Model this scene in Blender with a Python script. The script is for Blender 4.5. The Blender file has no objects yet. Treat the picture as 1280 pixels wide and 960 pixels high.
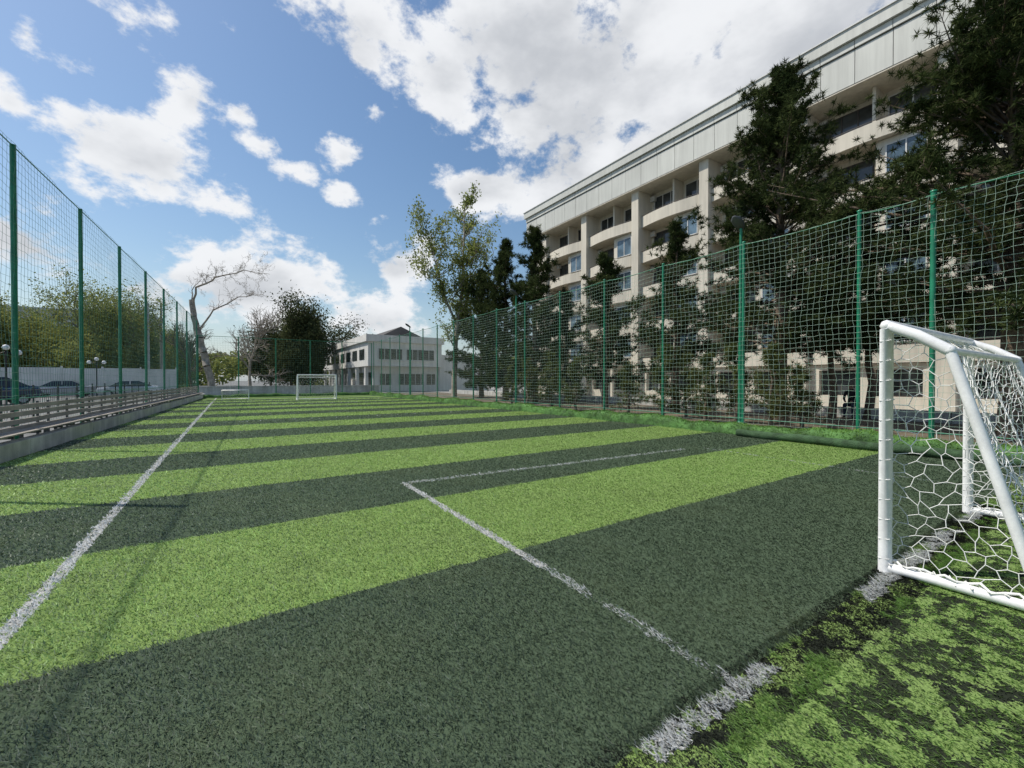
import bpy, math, random
import numpy as np
from mathutils import Vector
random.seed(7); rng=np.random.default_rng(7)
S=bpy.context.scene
COL=S.collection
TH=math.radians(33.4); SN,CS=math.sin(TH),math.cos(TH); F=530.0; CH=1.56

# ---------------------------------------------------------------- helpers
class NT:
    def __init__(s,t): s.t=t
    def n(s,typ,inp=None,**kw):
        nd=s.t.nodes.new(typ)
        for k,v in kw.items(): setattr(nd,k,v)
        if inp:
            for k,v in inp.items(): s.put(nd.inputs[k],v)
        return nd
    def put(s,sock,v):
        if isinstance(v,bpy.types.NodeSocket): s.t.links.new(v,sock)
        elif v is not None:
            if isinstance(v,(tuple,list)) and len(v)==3 and sock.type=='RGBA': v=(*v,1)
            sock.default_value=v
    def m(s,op,a,b=None,c=None,clamp=False):
        nd=s.t.nodes.new('ShaderNodeMath'); nd.operation=op; nd.use_clamp=clamp
        for i,v in enumerate((a,b,c)):
            if v is not None: s.put(nd.inputs[i],v)
        return nd.outputs[0]
    def mix(s,f,a,b,bt='MIX'):
        nd=s.t.nodes.new('ShaderNodeMix'); nd.data_type='RGBA'; nd.blend_type=bt
        s.put(nd.inputs[0],f); s.put(nd.inputs[6],a); s.put(nd.inputs[7],b); return nd.outputs[2]
    def mr(s,v,a,b,c=0.0,d=1.0,smooth=False):
        nd=s.t.nodes.new('ShaderNodeMapRange'); nd.interpolation_type='SMOOTHSTEP' if smooth else 'LINEAR'
        for i,x in enumerate((v,a,b,c,d)): s.put(nd.inputs[i],x)
        return nd.outputs[0]
    def noise(s,vec,scale,detail=4,rough=.55,dist=0):
        nd=s.n('ShaderNodeTexNoise',{'Vector':vec,'Scale':scale,'Detail':detail,'Roughness':rough,'Distortion':dist}); return nd.outputs['Fac']

def newmat(name):
    m=bpy.data.materials.new(name); m.use_nodes=True; m.node_tree.nodes.clear()
    T=NT(m.node_tree); out=T.n('ShaderNodeOutputMaterial'); return m,T,out

def mat(name,col,rough=.7,ns=1.5,na=.25,bs=0,ba=0,metal=0,streak=0,spec=.4,fine=.0):
    m,T,out=newmat(name)
    g=T.n('ShaderNodeNewGeometry'); P=g.outputs['Position']
    n1=T.noise(P,ns,3,.6)
    f=T.mr(n1,.3,.7,1-na,1+na)
    if streak:
        mp=T.n('ShaderNodeMapping',{'Vector':P,'Scale':(2.5,2.5,.15)})
        n2=T.noise(mp.outputs[0],1.5,3,.6); f=T.m('MULTIPLY',f,T.mr(n2,.35,.65,1-streak,1))
    if fine:
        n3=T.noise(P,60,2,.6); f=T.m('MULTIPLY',f,T.mr(n3,.3,.7,1-fine,1+fine))
    c=T.mix(1.0,(*col,1),T.n('ShaderNodeCombineColor',{0:f,1:f,2:f}).outputs[0],'MULTIPLY')
    b=T.n('ShaderNodeBsdfPrincipled',{'Base Color':c,'Roughness':rough,'Metallic':metal,'Specular IOR Level':spec})
    if ba:
        bu=T.n('ShaderNodeBump',{'Height':T.noise(P,bs,3,.6),'Strength':ba,'Distance':.03}); T.put(b.inputs['Normal'],bu.outputs[0])
    T.put(out.inputs[0],b.outputs[0]); return m

def plain(name,col,rough=.7,spec=.4):
    m,T,out=newmat(name)
    g=T.n('ShaderNodeNewGeometry'); R=g.outputs['Random Per Island']
    f=T.mr(R,0,1,.8,1.12); c=T.mix(1.0,(*col,1),T.n('ShaderNodeCombineColor',{0:f,1:f,2:f}).outputs[0],'MULTIPLY')
    b=T.n('ShaderNodeBsdfDiffuse',{'Color':c}); T.put(out.inputs[0],b.outputs[0]); return m

def leafmat(name,c1,c2,trans=.3,ns=.8):
    m,T,out=newmat(name)
    g=T.n('ShaderNodeNewGeometry'); P=g.outputs['Position']; R=g.outputs['Random Per Island']
    n1=T.mr(T.noise(P,ns,1,.6),.35,.65)
    f=T.m('ADD',T.m('MULTIPLY',n1,.6),T.m('MULTIPLY',R,.4))
    c=T.mix(f,(*c1,1),(*c2,1))
    b=T.n('ShaderNodeBsdfDiffuse',{'Color':c})
    t=T.n('ShaderNodeBsdfTranslucent',{'Color':c})
    mx=T.n('ShaderNodeMixShader',{0:trans,1:b.outputs[0],2:t.outputs[0]})
    T.put(out.inputs[0],mx.outputs[0]); return m

def build(name,parts,mats,parent=None,shear=None,color=None):
    """parts: list of (V,F,mi,smooth)"""
    Vs=[];Fs=[];off=0
    for V,Fc,mi,sm in parts:
        V=np.asarray(V,float).reshape(-1,3); Fc=np.asarray(Fc,int)
        Vs.append(V); Fs.append((Fc+off,mi,sm)); off+=len(V)
    V=np.concatenate(Vs)
    if shear: V=V.copy(); V[:,0]+=shear[0]*(V[:,1]-shear[1])
    me=bpy.data.meshes.new(name)
    me.vertices.add(len(V)); me.vertices.foreach_set('co',V.ravel())
    li=np.concatenate([f.ravel() for f,_,_ in Fs])
    tot=np.concatenate([np.full(len(f),f.shape[1]) for f,_,_ in Fs])
    st=np.concatenate([[0],np.cumsum(tot)[:-1]])
    me.loops.add(len(li)); me.loops.foreach_set('vertex_index',li)
    me.polygons.add(len(tot)); me.polygons.foreach_set('loop_start',st); me.polygons.foreach_set('loop_total',tot)
    me.polygons.foreach_set('material_index',np.concatenate([np.full(len(f),mi) for f,mi,_ in Fs]))
    me.polygons.foreach_set('use_smooth',np.concatenate([np.full(len(f),bool(sm)) for f,_,sm in Fs]))
    for m in mats: me.materials.append(m)
    me.update(calc_edges=True)
    if color is None: me.validate()
    else:
        at_=me.color_attributes.new('tint','FLOAT_COLOR','POINT'); at_.data.foreach_set('color',color.astype(np.float32).ravel())
    o=bpy.data.objects.new(name,me); COL.objects.link(o)
    if parent: o.parent=parent
    return o

def empty(name,loc=(0,0,0)):
    e=bpy.data.objects.new(name,None); COL.objects.link(e); e.location=loc; return e

BF=np.array([[0,3,2,1],[4,5,6,7],[0,1,5,4],[1,2,6,5],[2,3,7,6],[3,0,4,7]])
def box(x0,x1,y0,y1,z0,z1,mi=0):
    if x0>x1:x0,x1=x1,x0
    if y0>y1:y0,y1=y1,y0
    return (np.array([[x0,y0,z0],[x1,y0,z0],[x1,y1,z0],[x0,y1,z0],[x0,y0,z1],[x1,y0,z1],[x1,y1,z1],[x0,y1,z1]],float),BF,mi,False)

def prisms(A,B,ra,rb,sides=4,mi=0,smooth=True):
    A=np.asarray(A,float).reshape(-1,3);B=np.asarray(B,float).reshape(-1,3);n=len(A)
    ra=np.broadcast_to(np.asarray(ra,float),(n,));rb=np.broadcast_to(np.asarray(rb,float),(n,))
    d=B-A; d/= (np.linalg.norm(d,axis=1,keepdims=True)+1e-9)
    ref=np.where(np.abs(d[:,2:3])>.9,np.array([[1.,0,0]]),np.array([[0,0,1.]]))
    u=np.cross(d,ref); u/=np.linalg.norm(u,axis=1,keepdims=True)+1e-9; v=np.cross(d,u)
    an=np.arange(sides)/sides*2*math.pi
    ring=np.cos(an)[None,:,None]*u[:,None,:]+np.sin(an)[None,:,None]*v[:,None,:]
    V=np.concatenate([A[:,None,:]+ring*ra[:,None,None],B[:,None,:]+ring*rb[:,None,None]],axis=1).reshape(-1,3)
    i=np.arange(sides); j=(i+1)%sides
    q=np.stack([i,j,j+sides,i+sides],1)
    Fc=(q[None]+(np.arange(n)*2*sides)[:,None,None]).reshape(-1,4)
    return (V,Fc,mi,smooth)

def tube(pts,rad,sides=12,mi=0):
    pts=[Vector(p) for p in pts]; n=len(pts)
    if not hasattr(rad,'__len__'): rad=[rad]*n
    V=[]
    for k,p in enumerate(pts):
        d=(pts[min(k+1,n-1)]-pts[max(k-1,0)]).normalized()
        ref=Vector((0,0,1)) if abs(d.z)<.9 else Vector((1,0,0))
        u=d.cross(ref).normalized(); v=d.cross(u)
        for s in range(sides):
            a=2*math.pi*s/sides; V.append(p+(u*math.cos(a)+v*math.sin(a))*rad[k])
    Fq=[[k*sides+s,k*sides+(s+1)%sides,(k+1)*sides+(s+1)%sides,(k+1)*sides+s] for k in range(n-1) for s in range(sides)]
    return (np.array([list(v) for v in V]),np.array(Fq),mi,True)

def lathe(prof,cx,cy,sides=16,mi=0):
    V=[];Fq=[]
    for r,z in prof:
        for s in range(sides):
            a=2*math.pi*s/sides;V.append((cx+r*math.cos(a),cy+r*math.sin(a),z))
    for k in range(len(prof)-1):
        for s in range(sides):
            Fq.append([k*sides+s,k*sides+(s+1)%sides,(k+1)*sides+(s+1)%sides,(k+1)*sides+s])
    return (np.array(V),np.array(Fq),mi,True)

# ---------------------------------------------------------------- world
SUND=Vector((-.55,.42,1.0)).normalized()
sun_el=math.asin(SUND.z); sun_az=math.atan2(SUND.x,SUND.y)
W=bpy.data.worlds.new("World"); S.world=W; W.use_nodes=True; W.node_tree.nodes.clear()
T=NT(W.node_tree); wo=T.n('ShaderNodeOutputWorld')
sky=T.n('ShaderNodeTexSky',sky_type='NISHITA'); sky.sun_disc=False; sky.sun_elevation=sun_el; sky.sun_rotation=sun_az%(2*math.pi)
sky.air_density=1.3; sky.dust_density=1.0; sky.ozone_density=2.4
hs=T.n('ShaderNodeHueSaturation',{'Saturation':1.12,'Color':sky.outputs[0]})
bgs=T.n('ShaderNodeBackground',{'Color':hs.outputs[0],'Strength':.12})
tc=T.n('ShaderNodeTexCoord').outputs['Generated']
sp=T.n('ShaderNodeSeparateXYZ',{0:tc})
az=T.m('ARCTAN2',sp.outputs[0],sp.outputs[1]); el=T.m('ARCSINE',sp.outputs[2])
AE=T.n('ShaderNodeCombineXYZ',{0:az,1:el}).outputs[0]
def azel(u,v):
    a=(u-640)/F;c=(475-v)/F
    x=SN+a*CS;y=CS-a*SN
    return math.atan2(x,y),math.atan2(c,math.hypot(x,y))
blobs=[(860,100,330,200,1.5),(1080,30,280,130,1.5),(660,50,150,150,1.0),(460,35,120,75,.75),(560,110,90,70,.8),(720,215,95,60,.9),
(175,200,130,50,.9),(240,130,50,46,.85),(110,88,50,22,.6),(310,350,140,52,1.1),(595,245,70,32,1.0),(497,335,48,46,1.0),
(430,200,28,24,.9),(432,241,24,16,.85),(330,185,40,18,.65),(362,210,34,16,.65),(300,145,22,18,.6),(470,145,22,22,.75),
(30,300,90,55,.9),(455,402,65,28,.85),(40,45,26,18,.6),(15,130,44,30,.7),(1500,200,250,250,1),(-300,200,200,100,.8)]
mx=None
for u,v,ru,rv,w in blobs:
    a0,e0=azel(u,v); a1,_=azel(u+ru*.5,v); _,e1=azel(u,v-rv*.5)
    ra=abs(a1-a0)*2; re=abs(e1-e0)*2
    q=T.n('ShaderNodeVectorMath',{0:AE,1:(1/ra,1/re,1),2:(-a0/ra,-e0/re,0)},operation='MULTIPLY_ADD').outputs[0]
    d=T.n('ShaderNodeVectorMath',{0:q},operation='LENGTH').outputs['Value']
    k=T.m('MULTIPLY_ADD',d,-w,1.12*w)
    mx=k if mx is None else T.m('MAXIMUM',mx,k)
mx=T.m('MAXIMUM',mx,-.55)
mx=T.m('MINIMUM',mx,.95)
mp=T.n('ShaderNodeMapping',{'Vector':tc,'Scale':(1,1,1.5)}).outputs[0]
n1=T.noise(mp,9,7,.62)
n2=T.noise(mp,3.4,2,.55)
val=T.m('ADD',mx,T.m('ADD',T.m('MULTIPLY',T.m('SUBTRACT',n1,.5),3.8),T.m('MULTIPLY',T.m('SUBTRACT',n2,.5),1.0)))
alpha=T.mr(val,.05,.62,0,1,True)
mp2=T.n('ShaderNodeMapping',{'Vector':tc,'Scale':(1,1,1.8),'Location':(.02,-.03,.05)}).outputs[0]
n3=T.noise(mp2,4.0,5,.55)
thick=T.mr(T.m('ADD',T.m('MULTIPLY',mx,1.0),T.m('MULTIPLY',T.m('SUBTRACT',n3,.5),4.0)),.30,1.75,0,1,True)
ccol=T.mix(thick,(.95,.965,.99,1),(.58,.605,.645,1))
bgc=T.n('ShaderNodeBackground',{'Color':ccol,'Strength':.95})
haze=T.mr(el,0,.25,.5,0,True)
bgh=T.n('ShaderNodeBackground',{'Color':(.60,.75,.92,1),'Strength':.9})
m1=T.n('ShaderNodeMixShader',{0:haze,1:bgs.outputs[0],2:bgh.outputs[0]})
m2=T.n('ShaderNodeMixShader',{0:T.m('MULTIPLY',alpha,.97),1:m1.outputs[0],2:bgc.outputs[0]})
T.put(wo.inputs[0],m2.outputs[0])
try:
    W.cycles.sampling_method='MANUAL'; W.cycles.sample_map_resolution=512
except Exception as ex: print(ex)
sl=bpy.data.lights.new('sun','SUN'); sl.energy=4.7; sl.angle=math.radians(.5); sl.color=(1,.94,.85)
so=bpy.data.objects.new('sun',sl); COL.objects.link(so); so.rotation_euler=SUND.to_track_quat('Z','Y').to_euler(); so.location=(-20,30,40)
S.view_settings.view_transform='Standard'; S.view_settings.look='None'; S.view_settings.exposure=0

# ---------------------------------------------------------------- turf
_tab=rng.random((512,512))
def vn(x,y):
    xi=np.floor(x).astype(int);yi=np.floor(y).astype(int);fx=x-xi;fy=y-yi;fx=fx*fx*(3-2*fx);fy=fy*fy*(3-2*fy)
    a=_tab[xi&511,yi&511];b=_tab[(xi+1)&511,yi&511];c=_tab[xi&511,(yi+1)&511];d=_tab[(xi+1)&511,(yi+1)&511]
    return (a*(1-fx)+b*fx)*(1-fy)+(c*(1-fx)+d*fx)*fy
def fbm(x,y,s,o=4,r=.55):
    t=0;w=1;tw=0
    for k in range(o): t=t+w*vn(x*s*2**k+17.3*k+5,y*s*2**k+9.1*k+3); tw+=w; w*=r
    return t/tw
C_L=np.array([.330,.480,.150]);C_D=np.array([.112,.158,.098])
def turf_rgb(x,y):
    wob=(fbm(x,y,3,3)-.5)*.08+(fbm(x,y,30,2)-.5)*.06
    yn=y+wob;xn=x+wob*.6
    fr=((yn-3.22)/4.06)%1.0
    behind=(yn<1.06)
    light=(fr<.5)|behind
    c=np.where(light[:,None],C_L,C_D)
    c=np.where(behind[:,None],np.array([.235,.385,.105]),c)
    ww=np.clip((fbm(x,y,1.3,5,.65)-.48)/.2,0,1)*.3
    c=c*(1-ww[:,None])+np.array([.24,.28,.14])*ww[:,None]
    f=(.82+.36*fbm(x,y,.5,4))*(.60+.80*fbm(x,y,10,5,.75))
    c=c*f[:,None]
    wear=fbm(x,y,7,5,.75); w2=fbm(x,y,55,2,.7); wr=wear*.65+w2*.35
    yp=yn+(x-2.16)*.06
    A=np.abs
    L=(A(xn+1.17)<.052)&(y>1.15)&(y<37)&(wr>.37)
    thr=np.clip(.54-(y-1.3)/1.9*.17,.37,.54)
    L|=(A(xn-2.16)<.046)&(y>1.15)&(y<6.24)&(wr>thr)
    L|=(A(yp-6.2)<.06)&(x>2.12)&(x<8.5)&(wr>.34)
    L|=(A(xn-9)<.035)&(y>1.15)&(y<5.7)&(wr>.43)
    L|=(A(yn-1.14)<.055)&(x>-1.2)&(x<12)&(wr>.42)&(fbm(x,y,1.9,3)+.03*np.sin(x*3)>.475)
    L|=(A(yn-18.8)<.035)&(x>-1.17)&(x<12)&(wr>.52)
    L|=(A(yn-31.2)<.05)&(x>2.1)&(x<9)
    L|=(A(yn-36.5)<.05)&(x>-1.17)&(x<12)
    bn=fbm(x,y,2.6,6,.75)
    bl=(A(y-1.10+(wear-.5)*.22)<np.clip(.07+(bn-.42)*.9,.05,.2))&(x>-.8)&(x<7.8)
    bl|=(y<1.02)&((bn*.55+w2*.25+fbm(x,y,12,3,.7)*.2)>.578)
    c=np.where(bl[:,None],np.array([.022,.025,.020]),c)
    c=np.where((L&(rng.random(len(x))<.92))[:,None],np.array([.76,.77,.75]),c)
    return c,L,bl&~L
mT,T,out=newmat('turf_base')
g=T.n('ShaderNodeNewGeometry'); P=g.outputs['Position']; s_=T.n('ShaderNodeSeparateXYZ',{0:P}); x,y=s_.outputs[0],s_.outputs[1]
yn=T.m('ADD',y,T.m('MULTIPLY',T.m('SUBTRACT',T.noise(P,3,2),.5),.08))
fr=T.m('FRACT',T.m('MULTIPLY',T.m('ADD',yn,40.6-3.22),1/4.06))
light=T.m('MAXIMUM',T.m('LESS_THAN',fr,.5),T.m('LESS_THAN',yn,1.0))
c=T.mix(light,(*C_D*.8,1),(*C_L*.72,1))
near=lambda a,c0,w:T.m('LESS_THAN',T.m('ABSOLUTE',T.m('SUBTRACT',a,c0)),w)
L1=T.m('MULTIPLY',near(x,-1.17,.045),T.m('GREATER_THAN',y,1.15))
L2=T.m('MULTIPLY',T.m('MULTIPLY',near(x,2.16,.04),T.m('GREATER_THAN',y,2.8)),T.m('LESS_THAN',y,6.2))
n=T.noise(P,80,2,.7)
c=T.mix(T.m('MULTIPLY',T.m('MAXIMUM',L1,L2),T.m('GREATER_THAN',T.noise(P,9,3),.42)),c,(.5,.5,.48,1))
nb_=T.noise(P,6,4,.7)
c=T.mix(T.m('MULTIPLY',T.m('LESS_THAN',y,1.2),T.m('GREATER_THAN',nb_,.50)),c,(.03,.035,.025,1))
dk=T.mix(T.mr(n,.3,.7,.6,.0),c,(.015,.022,.012,1))
b=T.n('ShaderNodeBsdfDiffuse',{'Color':dk}); T.put(out.inputs[0],b.outputs[0])
mB,T,out=newmat('turf_blades')
c2=T.n('ShaderNodeAttribute',attribute_name='tint').outputs['Color']
b=T.n('ShaderNodeBsdfPrincipled',{'Base Color':c2,'Roughness':.45,'Specular IOR Level':.45})
t=T.n('ShaderNodeBsdfTranslucent',{'Color':c2}); mxs=T.n('ShaderNodeMixShader',{0:.25,1:b.outputs[0],2:t.outputs[0]})
T.put(out.inputs[0],mxs.outputs[0])

# materials
M_asph=mat('asphalt',(.15,.15,.145),.9,.4,.25,fine=.25)
M_soil=mat('soil_litter',(.12,.098,.068),.95,1.2,.45,12,.6,fine=.4)
M_pave=mat('pavement',(.3,.29,.27),.85,.8,.2,fine=.15)
M_conc=mat('concrete',(.52,.51,.48),.85,1.5,.25,25,.4,streak=.25,fine=.12)
M_white=mat('white_paint',(.74,.74,.72),.45,2,.1)
M_goal=mat('goal_paint',(.78,.78,.77),.32,6,.12,spec=.5,fine=.05)
M_net=plain('net_white',(.74,.74,.71))
M_green=mat('green_paint',(.014,.18,.095),.4,3,.25)
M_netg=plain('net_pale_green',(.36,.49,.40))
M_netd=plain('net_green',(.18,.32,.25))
M_wood=mat('weathered_board',(.30,.27,.235),.8,1.2,.35,20,.3,fine=.2)
M_wall=mat('facade_render',(.62,.575,.48),.85,.35,.10,streak=.16)
M_cream=mat('facade_cream',(.56,.49,.36),.85,.4,.12,streak=.15)
M_panel=mat('cornice_panel',(.54,.545,.50),.6,.25,.10,streak=.14)
M_dark=mat('dark_recess',(.06,.055,.05),.8,1,.2)
M_frame=mat('window_frame',(.55,.55,.53),.5,2,.1)
M_fdark=mat('dark_frame',(.06,.05,.045),.5,2,.1)
M_bark=mat('bark',(.14,.105,.075),.9,6,.4,25,.8)
M_barkl=mat('bark_pale',(.30,.26,.21),.9,3,.45,20,.6)
M_metal=mat('lamp_metal',(.09,.095,.10),.5,3,.2,metal=.3)
M_black=mat('black_rail',(.03,.03,.03),.5,3,.2)
M_roof=mat('roof_dark',(.07,.065,.06),.8,1,.3)
M_tyre=mat('tyre',(.02,.02,.02),.8)
def glass(name,col):
    m,T,out=newmat(name); g=T.n('ShaderNodeNewGeometry')
    f=T.mr(T.noise(g.outputs['Position'],.9,3),.35,.65,.5,1.4)
    c=T.mix(1.0,(*col,1),T.n('ShaderNodeCombineColor',{0:f,1:f,2:f}).outputs[0],'MULTIPLY')
    b=T.n('ShaderNodeBsdfPrincipled',{'Base Color':c,'Roughness':.08,'Specular IOR Level':.6}); T.put(out.inputs[0],b.outputs[0]); return m
M_glass=glass('window_glass',(.045,.052,.055)); M_blue=glass('window_glass_blue',(.09,.14,.18))
M_pine=leafmat('pine_needles',(.018,.032,.013),(.080,.100,.036),.2,1.2)
M_pine2=leafmat('pine_needles_young',(.05,.075,.025),(.15,.16,.055),.25,2)
M_leaf=leafmat('leaves_spring',(.15,.19,.05),(.30,.33,.11),.5,.6)
M_leafy=leafmat('leaves_green',(.13,.17,.045),(.29,.30,.10),.45,.4)
M_leafd=leafmat('leaves_dark',(.035,.05,.022),(.10,.11,.05),.3,.4)

# ---------------------------------------------------------------- ground
def sheet(name,x0,x1,y0,y1,z,m):
    return build(name,[(np.array([[x0,y0,z],[x1,y0,z],[x1,y1,z],[x0,y1,z]],float),np.array([[0,1,2,3]]),0,False)],[m])
sheet('ground',-900,900,-900,900,-.012,M_asph)
sheet('soil_bed',12.7,22.0,-20,50,-.006,M_soil)
sheet('pavement',22.0,60,-20,95,-.004,M_pave)
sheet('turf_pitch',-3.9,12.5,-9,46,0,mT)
K=2.2;R=40.;N=2200000
u=rng.random(N); r=K*np.sqrt(np.exp(u*math.log(1+(R/K)**2))-1); th=rng.random(N)*2*math.pi
bx=r*np.cos(th);by=r*np.sin(th)
ok=(bx>-3.6+.045*(by-12))&(bx<12.1)&(by>-.7)&(by<45)&((bx*SN+by*CS)>-.2)&(np.abs(bx*CS-by*SN)<1.45*(bx*SN+by*CS)+1.6)
bx,by,r=bx[ok],by[ok],r[ok]
# denser pile along the goal line so that the worn paint and rubber read clearly
ex=rng.uniform(0,8,60000);ey=rng.uniform(.93,1.27,60000)
bx=np.concatenate([bx,ex]);by=np.concatenate([by,ey]);r=np.hypot(bx,by);n=len(bx)
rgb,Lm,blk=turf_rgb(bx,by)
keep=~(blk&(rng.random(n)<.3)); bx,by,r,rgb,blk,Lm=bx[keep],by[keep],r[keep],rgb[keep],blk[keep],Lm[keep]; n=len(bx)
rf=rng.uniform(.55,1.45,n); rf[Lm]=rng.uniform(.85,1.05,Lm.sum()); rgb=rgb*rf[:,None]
pale=(rng.random(n)<.08)&~blk; rgb[pale]=rgb[pale]*.55+np.array([.42,.46,.36])*.38  # blade glint painted as a paler tint on random blades
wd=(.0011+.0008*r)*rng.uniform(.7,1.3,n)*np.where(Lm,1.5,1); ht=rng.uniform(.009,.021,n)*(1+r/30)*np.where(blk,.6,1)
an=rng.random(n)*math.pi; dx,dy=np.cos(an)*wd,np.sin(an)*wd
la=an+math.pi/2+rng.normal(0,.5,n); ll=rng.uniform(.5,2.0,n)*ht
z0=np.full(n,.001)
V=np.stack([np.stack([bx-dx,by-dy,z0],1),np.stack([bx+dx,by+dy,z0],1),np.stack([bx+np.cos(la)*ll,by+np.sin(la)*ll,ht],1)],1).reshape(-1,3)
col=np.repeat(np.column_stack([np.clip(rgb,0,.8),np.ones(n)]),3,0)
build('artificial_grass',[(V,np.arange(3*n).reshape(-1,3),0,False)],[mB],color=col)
print('blades',n)

def turfkerb(name,x0,x1,y0,y1,h,along,nblade):
    L=(y1-y0) if along=='y' else (x1-x0); Wd=(x1-x0) if along=='y' else (y1-y0)
    nl=int(L/.12); prof=[(0,0),(.02,.55),(.12,.9),(.35,1.0),(.7,1.0),(.95,.8),(1,0)]
    V=[];Q=[]
    ph=rng.random(6)*6
    for i in range(nl+1):
        s=L*i/nl
        wv=1+.14*math.sin(s*.9+ph[0])+.12*math.sin(s*2.3+ph[1])+.07*math.sin(s*6.1+ph[2])+rng.normal(0,.03)
        ox=.05*math.sin(s*1.7+ph[3])+.03*math.sin(s*5+ph[4])
        for a,b in prof:
            t=a*Wd+(ox if 0<a<.5 or a==0 else 0); z=h*b*wv
            V.append((x0+t,y0+s,z) if along=='y' else (x0+s,y0+t,z))
    P=len(prof)
    for i in range(nl):
        for k in range(P-1): Q.append([i*P+k,i*P+k+1,(i+1)*P+k+1,(i+1)*P+k])
    V=np.array(V);Q=np.array(Q)
    idx=rng.integers(0,len(Q),nblade); w=rng.random((nblade,2))
    q=V[Q[idx]]; p=(q[:,0]*(1-w[:,:1])+q[:,1]*w[:,:1])*(1-w[:,1:])+(q[:,3]*(1-w[:,:1])+q[:,2]*w[:,:1])*w[:,1:]
    nn=nblade; wd=rng.uniform(.004,.012,nn); an=rng.random(nn)*math.pi
    d=np.stack([np.cos(an)*wd,np.sin(an)*wd,0*wd],1); tip=p+np.stack([rng.normal(0,.03,nn),rng.normal(0,.03,nn),rng.uniform(.02,.06,nn)],1)
    BV=np.stack([p-d,p+d,tip],1).reshape(-1,3)
    return build(name,[(V,Q,0,True),(BV,np.arange(3*nn).reshape(-1,3),1,False)],[mat(name+'_m',(.07,.16,.04),.8,2.5,.6,30,.6),leafmat(name+'_b',(.05,.12,.03),(.20,.36,.08),.2,1.6)])
turfkerb('turf_covered_kerb',12.0,12.5,-6,46,.30,'y',50000)
turfkerb('turf_covered_kerb',-2.3,11.9,45.2,45.7,.25,'x',8000)
build('turf_roll',[tube([(11.75,y,.10+.01*math.sin(y*3)) for y in np.arange(1.0,6.4,.3)],[.10+.008*math.sin(k*2.1) for k in range(30)],10)],[mat('turf_roll_m',(.04,.08,.035),.9,5,.5,40,.8)])

# ---------------------------------------------------------------- nets
def gridnet(p0,p1,z0,z1,cell,r,mi=0,amp=.03,sides=3):
    p0=np.array(p0,float);p1=np.array(p1,float);L=np.linalg.norm(p1-p0);d=(p1-p0)/L;nrm=np.array([d[1],-d[0]])
    ns=int(L/cell);nz=int((z1-z0)/cell)
    s=np.linspace(0,L,ns+1);z=np.linspace(z0,z1,nz+1);SS,ZZ=np.meshgrid(s,z,indexing='ij')
    sag=amp*(np.sin(SS*1.1+1)*np.sin(ZZ*1.3)+.5*np.sin(SS*3.1)*np.cos(ZZ*2.3))
    ds=.03*np.sin(ZZ*1.9+SS*.7)+rng.normal(0,.009,SS.shape); dz=-.05*np.abs(np.sin(SS*math.pi/2.8))*(ZZ-z0)/(z1-z0)+rng.normal(0,.009,SS.shape)
    X=p0[0]+d[0]*(SS+ds)+nrm[0]*sag;Y=p0[1]+d[1]*(SS+ds)+nrm[1]*sag;Z=ZZ+dz
    G=np.stack([X,Y,Z],-1)
    A=np.concatenate([G[:-1].reshape(-1,3),G[:,:-1].reshape(-1,3)]);B=np.concatenate([G[1:].reshape(-1,3),G[:,1:].reshape(-1,3)])
    return prisms(A,B,r,r,sides,mi)
def lamphead(x,y,z,dirx,mi):
    V=[];Q=[]
    prof=[(0,.03),(.12,.09),(.3,.13),(.5,.12),(.62,.05),(.64,.005)]
    for t,w in prof:
        for s in range(10):
            a=2*math.pi*s/10;V.append((x+dirx*t*.8,y+math.cos(a)*w*1.3,z+.45*t+math.sin(a)*w*.7))
    for k in range(len(prof)-1):
        for s in range(10):Q.append([k*10+s,k*10+(s+1)%10,(k+1)*10+(s+1)%10,(k+1)*10+s])
    return (np.array(V),np.array(Q),mi,True)
XR=12.6;HR=5.55
e=empty('sports_net_fence')
ys=[-7.2,-4.4,-1.6,2.65,3.94]+[6.7+2.8*k for k in range(15)]
pp=[]
for y in ys:
    rr=.05 if y<3 else .042
    pp.append(tube([(XR,y,0),(XR,y,HR+.06)],rr,10)); pp.append(lathe([(rr+.01,HR+.05),(rr+.01,HR+.08),(.001,HR+.1)],XR,y,10))
build('posts',pp,[M_green],e)
pts=[]
for a,b in zip(ys[:-1],ys[1:]):
    for k in range(6):
        t=k/6;pts.append((XR,a+(b-a)*t,HR-.05*4*t*(1-t)))
build('top_cable',[tube(pts,.014,5),tube([(XR,-7,.42),(XR,45.9,.42)],.012,5)],[M_green],e)
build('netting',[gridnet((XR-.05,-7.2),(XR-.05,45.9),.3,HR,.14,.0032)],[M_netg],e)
HL=6.75; SH=(.045,12); e=empty('sports_net_fence')
yl=[-4.1,.4,4.9,9.4,13.9,18.0,22.2,26.6,31.1,35.6,40.,45.9]
pp=[]
for y in yl: pp.append(tube([(-4.1,y,0),(-4.1,y,HL)],.05,10))
build('posts',pp,[M_green],e,SH)
build('top_cable',[tube([(-4.1,y,HL-.03) for y in np.arange(-4.1,46,1)],.014,5),tube([(-4.08,-4,1.15),(-4.08,45.9,1.15)],.014,5)],[M_green],e,SH)
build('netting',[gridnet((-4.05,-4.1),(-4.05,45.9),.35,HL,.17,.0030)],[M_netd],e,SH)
e=empty('sports_net_fence'); pp=[]
for x in np.linspace(-2.5,12.4,6): pp.append(tube([(x,46,0),(x,46,5.5)],.045,8))
build('posts',pp+[tube([(-2.5,46,5.45),(12.4,46,5.45)],.02,6)],[M_green],e)
build('netting',[gridnet((-2.5,45.95),(12.4,45.95),.2,5.5,.2,.003)],[M_netd],e)
yy=-3.
pp=[]
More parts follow.
